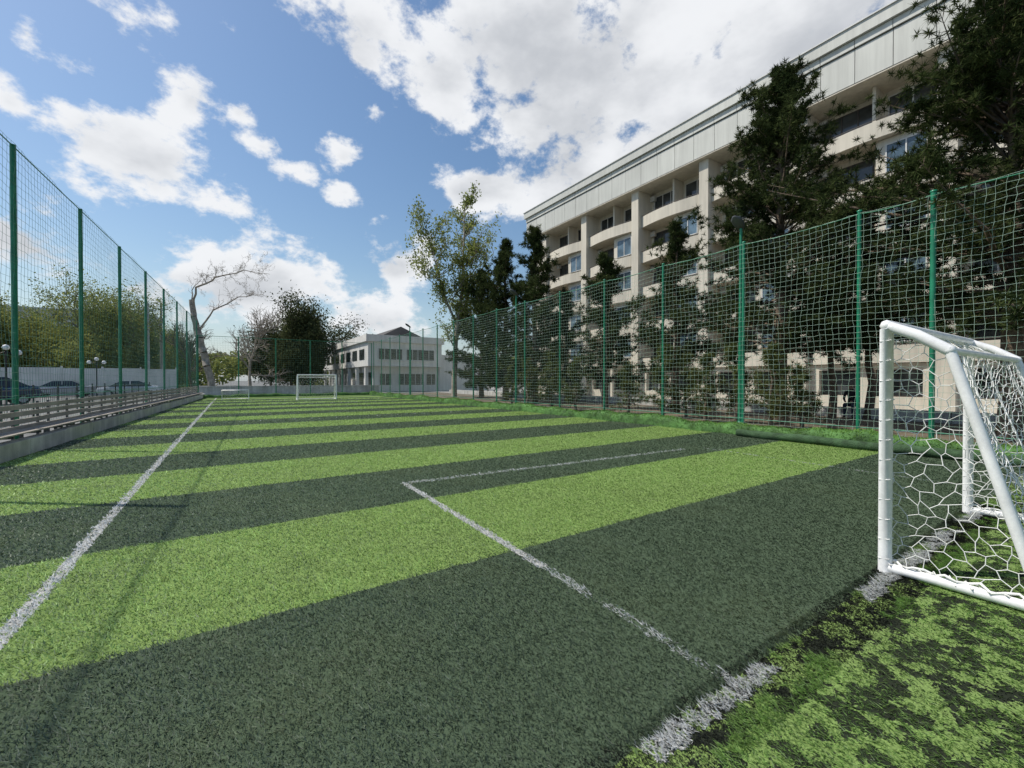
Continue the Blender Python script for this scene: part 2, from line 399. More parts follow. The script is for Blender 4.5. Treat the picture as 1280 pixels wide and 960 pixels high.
while yy<45.5:
    L=2.0; j=rng.normal(0,.008); pp.append(box(-3.83+j,-3.6+j,yy,yy+L-.012,0,.34+rng.normal(0,.006))); yy+=L
w=build('concrete_wall',pp,[M_conc],None,SH)
bv=w.modifiers.new('b','BEVEL'); bv.width=.015; bv.segments=2
e=empty('wooden_bench'); pp=[];pq=[]
yy=-3.
while yy<45:
    L=3.0
    for z in (.44,.60,.76,.92):
        j=rng.normal(0,.012);pp.append(box(-4.0,-3.965,yy,yy+L-.015,z+j,z+.105+j))
    for o in (-3.93,-3.80,-3.67): pp.append(box(o,o+.105,yy,yy+L-.015,.455+rng.normal(0,.004),.49))
    for q in (.3,1.5,2.7):
        pq.append(box(-4.04,-4.003,yy+q,yy+q+.05,0,1.06)); pq.append(box(-3.99,-3.6,yy+q,yy+q+.05,.40,.45));pq.append(box(-3.92,-3.87,yy+q,yy+q+.05,0,.40))
    yy+=L
build('boards',pp,[M_wood],e,SH); build('supports',pq,[M_metal],e,SH)
for (x,y,z) in ((13.0,7.0,6.2),(13.0,19.3,6.2),(13.0,36.0,6.2)):
    e=empty('street_lamp')
    build('pole',[tube([(x,y,0),(x,y,z*.5),(x,y,z)],[.07,.055,.04],10),lathe([(.12,0),(.12,.25),(.07,.3)],x,y,10)],[M_green],e)
    build('lamp_head',[lamphead(x+.1,y,z-.02,-1,0)],[M_metal],e)

# ---------------------------------------------------------------- goals
def inside(poly,x,y):
    c=np.zeros(len(x),bool);n=len(poly);j=n-1
    for i in range(n):
        xi,yi=poly[i];xj,yj=poly[j]
        cr=((yi>y)!=(yj>y))&(x<(xj-xi)*(y-yi)/(yj-yi+1e-12)+xi);c^=cr;j=i
    return c
def hexnet(poly,side,mapf,r,sag,mi=0):
    poly=np.array(poly);x0,y0=poly.min(0);x1,y1=poly.max(0)
    w=side*math.sqrt(3);A=[];B=[]
    nx=int((x1-x0)/w)+3;ny=int((y1-y0)/(1.5*side))+3
    for j in range(-1,ny):
        for i in range(-1,nx):
            cx=x0+i*w+(j%2)*w/2;cy=y0+j*1.5*side
            p=[(cx,cy+side),(cx+w/2,cy+side/2),(cx+w/2,cy-side/2),(cx,cy-side)]
            for k in range(3):A.append(p[k]);B.append(p[k+1])
    A=np.array(A);B=np.array(B);m=(A+B)/2;ok=inside(poly,m[:,0],m[:,1]);A=A[ok];B=B[ok]
    cx,cy=poly.mean(0)
    def warp(p):
        q=p.copy()
        q[:,0]+=.022*np.sin(p[:,0]*9+p[:,1]*13)+.014*np.sin(p[:,1]*31+p[:,0]*17)
        q[:,1]+=.022*np.sin(p[:,0]*14-p[:,1]*8)+.014*np.sin(p[:,0]*37)
        q[:,0]=np.clip(q[:,0],x0,x1);q[:,1]=np.clip(q[:,1],y0,y1)
        ex=np.clip(1-np.abs((p[:,0]-cx)/((x1-x0)/2)),0,1);ey=np.clip(1-np.abs((p[:,1]-cy)/((y1-y0)/2)),0,1)
        s=sag*np.sqrt(ex*ey)*(1+.4*np.sin(p[:,0]*7+p[:,1]*5))
        return mapf(q[:,0],q[:,1],s)
    return prisms(warp(A),warp(B),r,r,5,mi)
def goal(x0,x1,yf,sgn,H=2.0,ztop=1.78,d1=.36,d2=.82,side=.062,r=.045,nr=.003):
    e=empty('football_goal'); Y=lambda d:yf-sgn*d
    fp=[]
    for x in (x0,x1):
        fp+= [tube([(x,Y(0),0),(x,Y(0),H-.03),(x,Y(.03),H),],r),tube([(x,Y(0),H),(x,Y(d1*.5),(H+ztop)/2+.02),(x,Y(d1),ztop)],r*.9),
              tube([(x,Y(d1),ztop),(x,Y(d1+.02),ztop-.06),(x,Y(d2),.04)],r*.75),tube([(x,Y(0),.045),(x,Y(d2),.045)],r*.8)]
    fp+= [tube([(x0-.0,Y(0),H),(x1,Y(0),H)],r),tube([(x0,Y(d1),ztop),(x1,Y(d1),ztop)],r*.6),tube([(x0,Y(d2),.045),(x1,Y(d2),.045)],r*.75)]
    for x in (x0,x1):
        for (yy,zz,k) in ((0,H,1.04),(d1,ztop,.95)):
            fp.append(lathe([(.001,zz-r*k),(r*k*.7,zz-r*k*.7),(r*k,zz),(r*k*.7,zz+r*k*.7),(.001,zz+r*k)],x,Y(yy),12))
    build('frame',fp,[M_goal],e)
    np_=[]
    poly=[(0,0),(0,H),(d1,ztop),(d2,0)]
    for x,sg in ((x0,1),(x1,-1)):
        np_.append(hexnet(poly,side,lambda a,b,s,x=x,sg=sg:np.stack([x+sg*s,Y(a),np.maximum(b,.02)],1),nr,.16))
    L=math.hypot(d2-d1,ztop)
    np_.append(hexnet([(0,0),(x1-x0,0),(x1-x0,L),(0,L)],side,lambda a,b,s:np.stack([x0+a,Y(d2-(d2-d1)*b/L-s),ztop*b/L+.02],1),nr,.14))
    np_.append(hexnet([(0,0),(x1-x0,0),(x1-x0,d1),(0,d1)],side,lambda a,b,s:np.stack([x0+a,Y(b),H-(H-ztop)*b/d1-s],1),nr,.08))
    A=[];B=[]
    for x in (x0,x1):
        for z in np.arange(.1,H,.16):
            for k in range(5):
                a0=k/5*2*math.pi;a1=(k+1)/5*2*math.pi;rr=r+.006
                A.append((x+rr*math.cos(a0),Y(0)+rr*math.sin(a0),z+k*.006));B.append((x+rr*math.cos(a1),Y(0)+rr*math.sin(a1),z+(k+1)*.006))
    for x in (x0,x1):
        q=[(x+.03*math.sin(k*1.7),Y(d2*k/14),.09+.02*math.sin(k*2.3)) for k in range(15)]
        np_.append(tube(q,.010,6)); q=[(x+.045*math.cos(k*2.9),Y(d2*k/20),.075+.03*math.sin(k*2.9)) for k in range(21)]; np_.append(tube(q,.006,5))
    np_.append(prisms(A,B,nr,nr,4))
    build('net',np_,[M_net],e); return e
goal(4.43,7.2,1.2,1)
goal(4.2,7.0,36.4,-1,H=1.95,side=.12,nr=.004)
e=empty('mini_goal')
build('frame',[tube([(-.7,40.5,0),(-.7,40.5,.75),(1.1,40.5,.75),(1.1,40.5,0)],.04,8),tube([(-.7,40.5,.75),(-.7,41.2,.04),(1.1,41.2,.04),(1.1,40.5,.75)],.03,8)],[M_goal],e)
build('net',[hexnet([(0,0),(1.8,0),(1.8,1.),(0,1.)],.09,lambda a,b,s:np.stack([-.7+a,40.5+.7*(1-b),.75*b],1),.004,.0)],[M_net],e)

# ---------------------------------------------------------------- main building
e=empty('apartment_building')
XB=28.0; piers=[5.4-12.2-6.1,5.4-12.2,5.4-6.1,5.4,11.5,17.6,23.7,29.8,35.9]; FL=[-.3+2.9*k for k in range(7)]
Y0=piers[0];Y1=38.2
wl=[];win=[];gl=[];glb=[];bal=[];cor=[];dk=[];frd=[]
wl.append(box(XB+1.5,XB+14,Y0,Y1,-.1,17.1)); wl.append(box(XB+.001,XB+1.5,35.9+.35,Y1,0,17.03))
for y in piers: wl.append(box(XB-.25,XB+1.5,y-.35,y+.35,0,17.1))
def window(x,y0,y1,z0,z1,blue=False,mull=1):
    (glb if blue else gl).append(box(x-.012,x,y0,y1,z0,z1))
    tgt=win if (blue or random.random()<.35) else frd
    f=.06
    tgt.append(box(x-.05,x-.002,y0-f,y0,z0-f,z1+f));tgt.append(box(x-.05,x-.002,y1,y1+f,z0-f,z1+f))
    tgt.append(box(x-.048,x-.002,y0,y1,z1,z1+f));tgt.append(box(x-.09,x-.002,y0,y1,z0-f,z0))
    for k in range(mull):
        ym=y0+(y1-y0)*(k+1)/(mull+1);tgt.append(box(x-.045,x-.014,ym-.03,ym+.03,z0,z1))
def balcony(y0,y1,z,bulge,hp):
    n=14;V=[];Q=[]
    for i in range(n+1):
        t=i/n;y=y0+(y1-y0)*t;s=math.sin(math.pi*t);xo=XB+.12-bulge*s;xi=xo+.12
        for (xx,zz) in ((xo,z-.16),(xo,z+hp),(xi,z+hp),(xi,z),(XB+1.49,z),(XB+1.49,z-.16)): V.append((xx,y,zz))
    for i in range(n):
        for k in range(6): Q.append([i*6+k,(i+1)*6+k,(i+1)*6+(k+1)%6,i*6+(k+1)%6])
    bal.append((np.array(V),np.array(Q),0,False))
    rl=[(XB+.18-bulge*math.sin(math.pi*i/n),y0+(y1-y0)*i/n,z+hp+.1) for i in range(n+1)]
    frd.append(tube(rl,.02,5))
for bi in range(len(piers)-1):
    a=piers[bi]+.35;b=piers[bi+1]-.35;mid=(a+b)/2
    for k in range(1,6):
        z=FL[k]
        balcony(a+.003,b-.003,z,.34,.72)
        if k<5:
            wl.append(box(XB+.25,XB+.45,a+.002,mid-.3,z+.003,z+2.715))
            window(XB+.248,a+.45,mid-.75,z+.95,z+2.35,True,1)
            window(XB+1.498,mid+.2,b-.3,z+.15 if random.random()<.5 else z+.9,z+2.4,False,2)
            dk.append(box(XB+.46,XB+1.49,mid-.295,mid-.2,z+.003,z+2.7))
        else:
            window(XB+1.498,a+.3,mid-.5,z+.8,z+2.5,False,1); window(XB+1.498,mid+.1,b-.3,z+.8,z+2.5,False,2)
            wl.append(box(XB+.35,XB+1.48,mid-.25,mid-.1,z+.003,z+2.83))
        if random.random()<.4: win.append(box(XB+1.2,XB+1.48,b-.45,b-.02,z+2.2,z+2.6))
        if random.random()<.35: dk.append(box(XB+.9,XB+1.1,mid+.5,mid+1.2,z+.02,z+1.2))
    wl.append(box(XB+.2,XB+1.5,a,b,-.1,.7)); wl.append(box(XB+.2,XB+1.5,a,b,2.1,2.41))
    wl.append(box(XB+.2,XB+1.5,a,a+.5,.7,2.1));wl.append(box(XB+.2,XB+1.5,b-.5,b,.7,2.1));wl.append(box(XB+.2,XB+1.5,mid-.3,mid+.3,.7,2.1))
    window(XB+.6,a+.5,mid-.3,.75,2.05,False,1);window(XB+.6,mid+.3,b-.5,.75,2.05,False,1)
build('walls',wl,[M_wall],e);build('balconies',bal,[M_wall],e)
build('window_frames',win,[M_frame],e);build('dark_frames',frd,[M_fdark],e)
build('glass',gl,[M_glass],e);build('blue_glass',glb,[M_blue],e)
if dk: build('partitions',dk,[M_cream],e)
cor.append(box(XB-.60,XB+14,Y0,Y1+.3,17.102,19.2,1))
y=Y0
while y<Y1+.3:
    y2=min(y+1.55,Y1+.33); cor.append(box(XB-.66,XB-.603,y+.014,y2-.014,17.13,18.88)); cor.append(box(XB-.74,XB-.603,y+.014,y2-.014,18.95,19.35)); y+=1.55
cor.append(box(XB-.9,XB+14.2,Y0,Y1+.5,19.38,20.0,0)); cor.append(box(XB-.97,XB+14.3,Y0,Y1+.56,20.003,20.07,2))
cor.append(box(XB-.62,XB+14,Y0,Y1+.33,19.203,19.377,1))
build('cornice',cor,[M_panel,M_dark,M_frame],e)
build('soffit',[box(XB-.64,XB-.26,Y0,Y1+.3,17.04,17.099)]+[box(XB-.258,XB+1.49,piers[k]+.352,piers[k+1]-.352,17.04,17.098) for k in range(len(piers)-1)],[M_wall],e)
build('canopy',[box(26.0,28.15,24.4,29.0,2.75,2.95),box(26.1,26.3,24.6,24.8,0,2.748),box(26.1,26.3,28.6,28.8,0,2.748)],[M_wall],e)

# ---------------------------------------------------------------- two storey building
e=empty('two_storey_building')
M_w2=mat('white_render',(.66,.65,.61),.8,.5,.12,streak=.15)
wl=[box(15.6,25,57.2,88,0,3.4),box(14.7,25.0,56.2,89,3.4,6.6),box(14.4,25.3,55.9,89.3,6.603,7.5),box(25.003,33,57,80,0,5.2)]
for y in range(58,89,5): wl.append(box(14.8,15.2,y,y+.4,0,3.398))
build('walls',wl,[M_w2],e)
gg=[];ff=[]
for x0,x1,z0,z1 in ((16,19.2,4.3,5.7),(19.8,23.8,4.3,5.7)): gg.append(box(x0,x1,56.15,56.198,z0,z1)); ff+= [box(x,x+.07,56.1,56.149,z0,z1) for x in np.arange(x0,x1,.8)]+[box(x0-.1,x1+.1,56.08,56.19,z0-.14,z0-.003)]
for x0,x1 in ((16.4,18),(19,22.5),(23,24.4)): gg.append(box(x0,x1,57.15,57.198,.9,2.4)); ff+=[box(x,x+.07,57.1,57.149,.9,2.4) for x in np.arange(x0,x1,.8)]
for y in np.arange(58,87,4): gg.append(box(14.65,14.698,y,y+2.6,4.3,5.7)); gg.append(box(15.55,15.598,y,y+2.4,.7,2.6))
build('glass',gg,[M_glass],e);build('frames',ff,[M_frame],e)
V=np.array([[17,60,7.5],[24.5,60,7.5],[24.5,84,7.5],[17,84,7.5],[20.7,61,9.4],[20.7,83,9.4]],float)
build('roof',[(V,np.array([[0,1,4],[2,3,5]]),0,False),(V,np.array([[1,2,5,4],[3,0,4,5]]),0,False)],[M_roof],e)

# ---------------------------------------------------------------- left background
e=empty('boundary_wall')
build('panels',[box(-80.2+3*k,-80.2+3*k+2.9,60,60.25,0,2.75+.05*(k%2)) for k in range(25)]+[box(-80.2+3*k+2.9,-80.2+3*k+3,59.95,60.3,0,2.95) for k in range(25)],[M_w2],e)
def aptblock(x0,x1,y,z,fl):
    e=empty('distant_building'); build('walls',[box(x0,x1,y,y+12,0,z),box(x0-.3,x1+.3,y-.3,y+12.3,z,z+.5)],[M_w2],e)
    g=[]
    for k in range(fl):
        for x in np.arange(x0+1,x1-1.5,3): g.append(box(x,x+1.4,y-.05,y-.002,1.2+z/fl*k,1.2+z/fl*k+1.3))
    build('glass',g,[M_glass],e)
aptblock(-36,-14,118,15,5); aptblock(-90,-48,130,12,4)
def lampglobe(x,y):
    e=empty('park_lamp')
    build('pole',[tube([(x,y,0),(x,y,3.2)],.05,8),tube([(x-.5,y,3.0),(x,y,3.25),(x+.5,y,3.0)],.025,6)],[M_black],e)
    for k,(dx,z) in enumerate(((-.5,3.2),(.5,3.2),(0,3.5))): build('globe',[lathe([(.001,z-.17),(.12,z-.12),(.17,z),(.12,z+.12),(.001,z+.17)],x+dx,y,12)],[M_white],e)
lampglobe(-11.2,37.5);lampglobe(-10.5,54);lampglobe(-14.5,30)
for x,y,h in ((-8.6,68,11),(-8.0,74,12)):
    e=empty('utility_pole'); build('pole',[tube([(x,y,0),(x,y,h)],[.18,.12],8),box(x-.8,x+.8,y-.05,y+.05,h-.9,h-.8)],[M_conc],e)
e=empty('metal_railing'); pp=[]
for y in np.arange(8,56,.25): pp.append((-7.0,y))
pp=np.array(pp);A=np.column_stack([pp,np.full(len(pp),.1)]);B=np.column_stack([pp,np.full(len(pp),1.15)])
build('bars',[prisms(A,B,.008,.008,4),tube([(-7.0,8,1.15),(-7.0,56,1.15)],.02,6),tube([(-7.,8,.2),(-7.,56,.2)],.02,6)]+[tube([(-7.,y,0),(-7.,y,1.35)],.035,6) for y in range(8,57,3)],[M_black],e)
def car(x,y,ang,col,H=1.5):
    e=empty('parked_car',(x,y,0)); e.rotation_euler=(0,0,ang)
    m=mat('car_paint',col,.25,1,.05,spec=.7); k=H/1.5
    st=[(-2.15,.45,.62,.78),(-2.1,.35,.85,.83),(-1.5,.3,.95,.88),(-.9,.3,.97,.9),(.9,.3,.98,.9),(1.7,.3,1.02,.88),(2.1,.35,.98,.83),(2.2,.5,.8,.78)]
    V=[];Q=[]
    for X,zb,zt,w in st:
        for yy,zz in ((-w*.9,zb),(-w,zb+.15),(-w,zt-.15),(-w*.88,zt),(w*.88,zt),(w,zt-.15),(w,zb+.15),(w*.9,zb)): V.append((X,yy,zz*k))
    for i in range(len(st)-1):
        for j in range(8): Q.append([i*8+j,i*8+(j+1)%8,(i+1)*8+(j+1)%8,(i+1)*8+j])
    caps=np.array([[0,1,2,3,4,5,6,7],[56+j for j in range(8)][::-1]])
    build('body',[(np.array(V),np.array(Q),0,False),(np.array(V),caps,0,False)],[m],e)
    P=[(-1.35,.95),(-.55,1.45),(.75,1.48),(1.7,1.0)]
    V=[]
    for X,Z in P:
        w=.82 if Z<1.2 else .64
        V+= [(X,-w,Z*k),(X,w,Z*k)]
    build('windows',[(np.array(V),np.array([[0,1,3,2],[2,3,5,4],[4,5,7,6]]),0,False),(np.array(V),np.array([[0,2,4,6],[1,7,5,3]]),0,False)],[M_glass],e)
    build('roof',[box(-.5,.72,-.63,.63,1.452*k,1.5*k)]+[box(.1,.17,s*.66-.02,s*.66+.1*s,.98*k,1.45*k) for s in (-1,1)],[m],e)
    wh=[]
    for X in (-1.35,1.35):
        for s in (-1,1):
            wh.append(prisms([(X,s*.68,.32)],[(X,s*.92,.32)],.32,.32,18))
            V=[(X+.32*math.cos(a),s*.92,.32+.32*math.sin(a)) for a in np.arange(18)/18*2*math.pi]; wh.append((np.array(V),np.array([list(range(18))]),0,False))
            V=[(X+.19*math.cos(a),s*.925,.32+.19*math.sin(a)) for a in np.arange(18)/18*2*math.pi]; wh.append((np.array(V),np.array([list(range(18))]),1,False))
    build('wheels',wh,[M_tyre,M_frame],e)
car(-8.2,53.5,0.1,(.62,.63,.64)); car(-12.8,40,.5,(.03,.06,.12),1.75); car(-13.2,56,0,(.35,.36,.38)); car(-18.5,55,.1,(.5,.5,.5))

# ---------------------------------------------------------------- trees
def clumps(C,N,L,w,up=.3,mi=1):
    C=np.asarray(C);n=len(C);D=rng.normal(0,1,(n,N,3));D[:,:,2]+=up;D/=np.linalg.norm(D,axis=2,keepdims=True)
    l=L*rng.uniform(.5,1.1,(n,N,1))
    Sd=np.cross(D,rng.normal(0,1,(n,N,3)));Sd/=np.linalg.norm(Sd,axis=2,keepdims=True)+1e-9
    base=C[:,None,:]+D*l*.1
    V=np.stack([base-Sd*w,base+Sd*w,C[:,None,:]+D*l],2).reshape(-1,3)
    return (V,np.arange(len(V)).reshape(-1,3),mi,False)
def pine(x,y,H,Wd,z0=1.5,dens=1.0,needles=16,m=None,L=.28,w=.020,lean=0,cone=1.1,side=1.0):
    A=[];B=[];ra=[];rb=[];C=[]
    tr=.02*H+.03; P=[np.array([x,y,0.])]
    nseg=10
    for k in range(nseg): P.append(np.array([x+lean*(k+1)/nseg+rng.normal(0,.05),y+rng.normal(0,.05),H*(k+1)/nseg]))
    P=np.array(P); trunk=tube([tuple(p) for p in P],[tr*(1-.93*k/nseg) for k in range(nseg+1)],9)
    nb=int(8*H*dens); ph=rng.random(4)*6.28
    for i in range(nb):
        t=(i+rng.random())/nb; t=t**1.12; z=z0+(H-z0)*t
        a=rng.random()*2*math.pi
        prof=(min(1,.65+1.6*t) if t<.22 else (1-((t-.22)/.78)**cone))*.95+.07
        lobe=1+.28*math.sin(2*a+ph[0]+t*7)+.22*math.sin(3*a+ph[1]-t*11)+.15*math.sin(t*23+ph[2])
        Lb=Wd*prof*rng.uniform(.6,1.12)*lobe
        f=z/H*nseg;k=min(int(f),nseg-1);p=P[k]+(P[k+1]-P[k])*(f-k)
        el=math.radians(rng.uniform(-5,25)+35*t); d=np.array([math.cos(a)*math.cos(el),math.sin(a)*math.cos(el),math.sin(el)])
        ns=4;q=p;r0=.012+.012*Lb
        for s in range(ns):
            d=d+rng.normal(0,.13,3)+np.array([0,0,.12 if s>1 else -.06]);d/=np.linalg.norm(d);q2=q+d*Lb/ns
            A.append(q);B.append(q2);ra.append(r0*(1-s/ns)+.004);rb.append(r0*(1-(s+1)/ns)+.004)
            if s>0 or Lb<1.2:
                for _ in range(max(2,int(1.6+2.0*Lb*side))):
                    b0=q+(q2-q)*rng.random();dd=rng.normal(0,1,3)*np.array([1,1,.6])+d*.8+np.array([0,0,.3]);dd/=np.linalg.norm(dd);tl=rng.uniform(.2,.6)*min(1.1,.5+.25*Lb)
                    b1=b0+dd*tl;A.append(b0);B.append(b1);ra.append(.006);rb.append(.003)
                    C.append(b1)
                    C.append(b0+dd*tl*.55)
            q=q2
        C.append(q);C.append(q+rng.normal(0,.1,3))
    for k in range(5): C.append(P[-1]-[0,0,.18*k])
    e=empty('pine_tree'); build('trunk',[trunk,prisms(A,B,ra,rb,3)],[M_bark],e)
    build('needles',[clumps(C,needles,L,w,mi=0)],[m or M_pine],e); return len(C)
def at(u,X):
    a=(u-640)/F; d=X/(SN+a*CS); return X,d*(CS-a*SN)
def hpx(u,X,v):
    a=(u-640)/F; d=X/(SN+a*CS); return CH+(475-v)/F*d
tot=0
for (u,X,v,wd,z0,dn,nd,L,w,cn) in ((975,17.0,95,3.9,2.5,1.9,26,.22,.0145,1.0),(1262,16.6,0,4.4,3.0,2.4,28,.20,.0135,1.4),(1085,21.5,300,2.3,3.0,.8,12,.28,.02,1.1),
    (845,17.5,285,2.2,1.8,1.2,16,.24,.018,1.4),(757,17.2,322,1.9,1.5,1.2,15,.25,.02,1.5),
    (668,17.5,288,2.7,1.0,1.5,15,.28,.022,1.5),(632,17.6,304,3.0,1.0,1.5,15,.28,.022,1.7),(602,18.6,340,2.8,1.0,1.3,14,.3,.024,1.9),(708,19.5,365,1.7,1.3,.9,12,.28,.02,1.5),(1040,20.0,330,2.0,2.8,.9,12,.28,.02,1.1)):
    X_,Y_=at(u,X); tot+=pine(X_,Y_,hpx(u,X,v),wd,z0,dn,needles=nd,L=L,w=w,cone=cn)
for (u,X,h,wd) in ((965,14.6,2.6,.9),(921,15.2,2.7,.8),(882,14.8,2.4,.75),(828,15.,2.9,.85),(858,15.6,2.5,.7),(720,14.8,2.5,.8),(690,15.2,2.9,.9),(660,15.,2.6,1.),(640,15.3,2.4,.9),(785,15.5,2.2,.6),(1003,15.4,1.9,.6)):
    X_,Y_=at(u,X); tot+=pine(X_,Y_,h,wd,.35,1.15,needles=12,m=M_pine2,L=.20,w=.012)
print('clumps',tot)

def leafquads(C,leafn,leafs,lspread,R_):
    n=len(C)*leafn
    P=np.repeat(C,leafn,0)+R_.normal(0,lspread,(n,3)); D=R_.normal(0,1,(n,3));D/=np.linalg.norm(D,axis=1,keepdims=True)
    E=np.cross(D,R_.normal(0,1,(n,3)));E/=np.linalg.norm(E,axis=1,keepdims=True); s=leafs*R_.uniform(.6,1.2,(n,1))
    V=np.stack([P-D*s,P+E*s*.6,P+D*s,P-E*s*.6],1).reshape(-1,3)
    return (V,np.arange(4*n).reshape(-1,4),0,False)
def decid(name,x,y,H,spread,levels,m,leafn,leafs,bark,trunk_h,r0,lean=(0,0),up=.25,leaf_from=2,clen=.62,nchild=(2,4),seed=1,lspread=.35,side_from=3,top=.42):
    R_=np.random.default_rng(seed); A=[];B=[];ra=[];rb=[];C=[]
    def grow(p,d,L,r,lv):
        ns=3 if lv else 6; q=p
        for s in range(ns):
            d2=d+R_.normal(0,.09+.04*lv,3)+np.array([0,0,up*.15]);d2/=np.linalg.norm(d2);d=d2
            q2=q+d*L/ns; A.append(q);B.append(q2);ra.append(r*(1-.4*s/ns));rb.append(r*(1-.4*(s+1)/ns))
            if lv<levels and s>=(1 if lv else side_from):
                for _ in range(R_.integers(1,3)):
                    sd=d*.75+R_.normal(0,1,3)*spread;sd[2]+=up;sd/=np.linalg.norm(sd)
                    grow(q+(q2-q)*R_.random(),sd,L*clen*R_.uniform(.65,1.1),r*.5,lv+1)
            if lv>=leaf_from: C.append(q2)
            q=q2
        if lv<levels:
            for _ in range(R_.integers(*nchild)):
                sd=d+R_.normal(0,1,3)*spread*.8;sd[2]+=up;sd/=np.linalg.norm(sd)
                grow(q,sd,L*clen*R_.uniform(.8,1.15)*(1.0 if lv else H/ (trunk_h+1e-6)*top),r*.58,lv+1)
    d0=np.array([lean[0],lean[1],1.]);d0/=np.linalg.norm(d0)
    grow(np.array([x,y,0.]),d0,trunk_h,r0,0)
    Bz=np.array(B);tp=Bz[:,2].max();k=H/tp
    org=np.array([x,y,0.])
    A=(np.array(A)-org)*k+org;B=(Bz-org)*k+org
    e=empty(name);build('trunk',[prisms(A,B,ra,rb,5)],[bark],e)
    if leafn:
        C=(np.array(C)-org)*k+org
        build('leaves',[leafquads(C,leafn,leafs,lspread,R_)],[m],e)
        print(name,'leaves',len(C)*leafn,'segs',len(A))
    else: print(name,'segs',len(A))
def talltree(x,y,H,seed):
    R_=np.random.default_rng(seed);A=[];B=[];ra=[];rb=[];C=[]
    def limb(p,d,L,r,lv):
        ns=4;q=p
        for s in range(ns):
            d=d+R_.normal(0,.16,3)+np.array([0,0,.12]);d/=np.linalg.norm(d);q2=q+d*L/ns
            A.append(q);B.append(q2);ra.append(r*(1-.75*s/ns));rb.append(r*(1-.75*(s+1)/ns))
            if lv<3:
                for _ in range(2 if (lv<2 and s%2==0) else 1):
                    sd=d*.7+R_.normal(0,.6,3);sd[2]+=.15;sd/=np.linalg.norm(sd);limb(q2,sd,L*R_.uniform(.35,.55),r*.45,lv+1)
            if lv>=2: C.append(q2)
            q=q2
    stems=[((0,0,0),(.03,.02,1),H*.95,.28),((0,0,H*.26),(.34,-.24,1),H*.45,.15),((0,0,H*.36),(-.36,.26,1),H*.40,.13)]
    for (o,d,L,r) in stems:
        q=np.array([x+o[0]+.03*o[2],y+o[1]+.02*o[2],o[2]]);d=np.array(d,float);d/=np.linalg.norm(d);ns=12
        for s in range(ns):
            d=d+R_.normal(0,.05,3)+np.array([0,0,.06]);d/=np.linalg.norm(d);q2=q+d*L/ns
            A.append(q);B.append(q2);ra.append(r*(1-.85*s/ns));rb.append(r*(1-.85*(s+1)/ns))
            if q2[2]>H*.16:
                for _ in range(2 if s%2 else 1):
                    a=R_.random()*6.28;t=q2[2]/H;sd=np.array([math.cos(a),math.sin(a),R_.uniform(.3,1.1)]);sd/=np.linalg.norm(sd)
                    limb(q2,sd,R_.uniform(.9,3.7)*(1.0-.55*abs(t-.5)*1.2),r*.3+.01,1)
            q=q2
        C.append(q)
    C=np.array(C);keep=R_.random(len(C))<.6;C=C[keep]
    e=empty('plane_tree');build('trunk',[prisms(A,B,ra,rb,5)],[M_barkl],e);build('leaves',[leafquads(C,4,.12,.24,R_)],[M_leaf],e);print('plane tree',len(A),len(C)*4)
X_,Y_=at(568,17.2); talltree(X_,Y_,19.3,4)
R_=np.random.default_rng(9);A=[];B=[];ra=[];rb=[]
ox,oy=-1.9,58.8;px_=.0906
def LP(u,v,dd=0): return np.array([ox+(u-265)*px_*CS+dd*SN,oy-(u-265)*px_*SN+dd*CS,max(0,(493-v)*px_)])
def poly(pts,r0,r1,tw,depth=0):
    pts=[np.array(p,float) for p in pts];n=len(pts)-1;out=[]
    for k in range(n):
        for s in range(4):
            q=pts[k]+(pts[k+1]-pts[k])*s/4+ (R_.normal(0,.06,3) if (k or s) else 0);out.append(q)
    out.append(pts[-1]);m=len(out)-1
    for k in range(m):
        ra_=r0+(r1-r0)*k/m;rb_=r0+(r1-r0)*(k+1)/m;A.append(out[k]);B.append(out[k+1]);ra.append(ra_);rb.append(rb_)
        if tw and k>m*.25 and depth<3:
            for _ in range(tw):
                d=out[k+1]-out[k];d/=np.linalg.norm(d);d=d*.7+R_.normal(0,.55,3)+np.array([0,0,.25]);d/=np.linalg.norm(d);L=R_.uniform(.7,1.9)/(1+depth*.8)
                e1=out[k]+d*L*.5;e2=e1+(d+R_.normal(0,.25,3)+np.array([0,0,-.05]))*L*.5
                poly([out[k],e1,e2],ra_*.35,.008,1 if (depth<1 and R_.random()<.6) else (1 if R_.random()<.35 else 0),depth+1)
poly([LP(267,493),LP(259,460),LP(250,425),LP(243,398),LP(240,376)],.42,.30,0)
poly([LP(241,388),LP(250,362,-.5),LP(276,350,-.8),LP(312,342,-1),LP(345,347,-1.2)],.13,.02,2)
poly([LP(247,415),LP(262,388,.6),LP(292,370,1),LP(322,366,1.2)],.11,.02,2)
poly([LP(240,380),LP(238,362,.3),LP(248,348,.6)],.08,.02,1)
e=empty('bare_tree');build('trunk',[prisms(A,B,ra,rb,6)],[M_barkl],e);print('pollard',len(A))
decid('bare_tree',2.0,66,12.0,.55,4,None,0,0,M_barkl,4,.22,up=.2,seed=5,clen=.66)
decid('bare_tree',-4.5,72,10,.5,4,None,0,0,M_bark,4,.2,up=.25,seed=15,clen=.65)
for k,(u,d,v,sd) in enumerate(((40,52,395,21),(112,50,358,22),(145,54,348,23),(75,56,385,24),(-20,46,370,25),(10,60,385,26),(178,66,395,27),(-60,46,370,28),(60,70,400,41),(215,75,410,42))):
    a=(u-640)/F; x=d*(SN+a*CS);y=d*(CS-a*SN);h=CH+(475-v)/F*d
    if 59<y<61.5: x+= (SN+a*CS)*3; y+=3
    decid('spring_tree',x,y,h,.6,3,M_leafy,28,.125,M_bark,h*.32,.16,up=.18,seed=sd,leaf_from=1,clen=.75,lspread=.62,side_from=2)
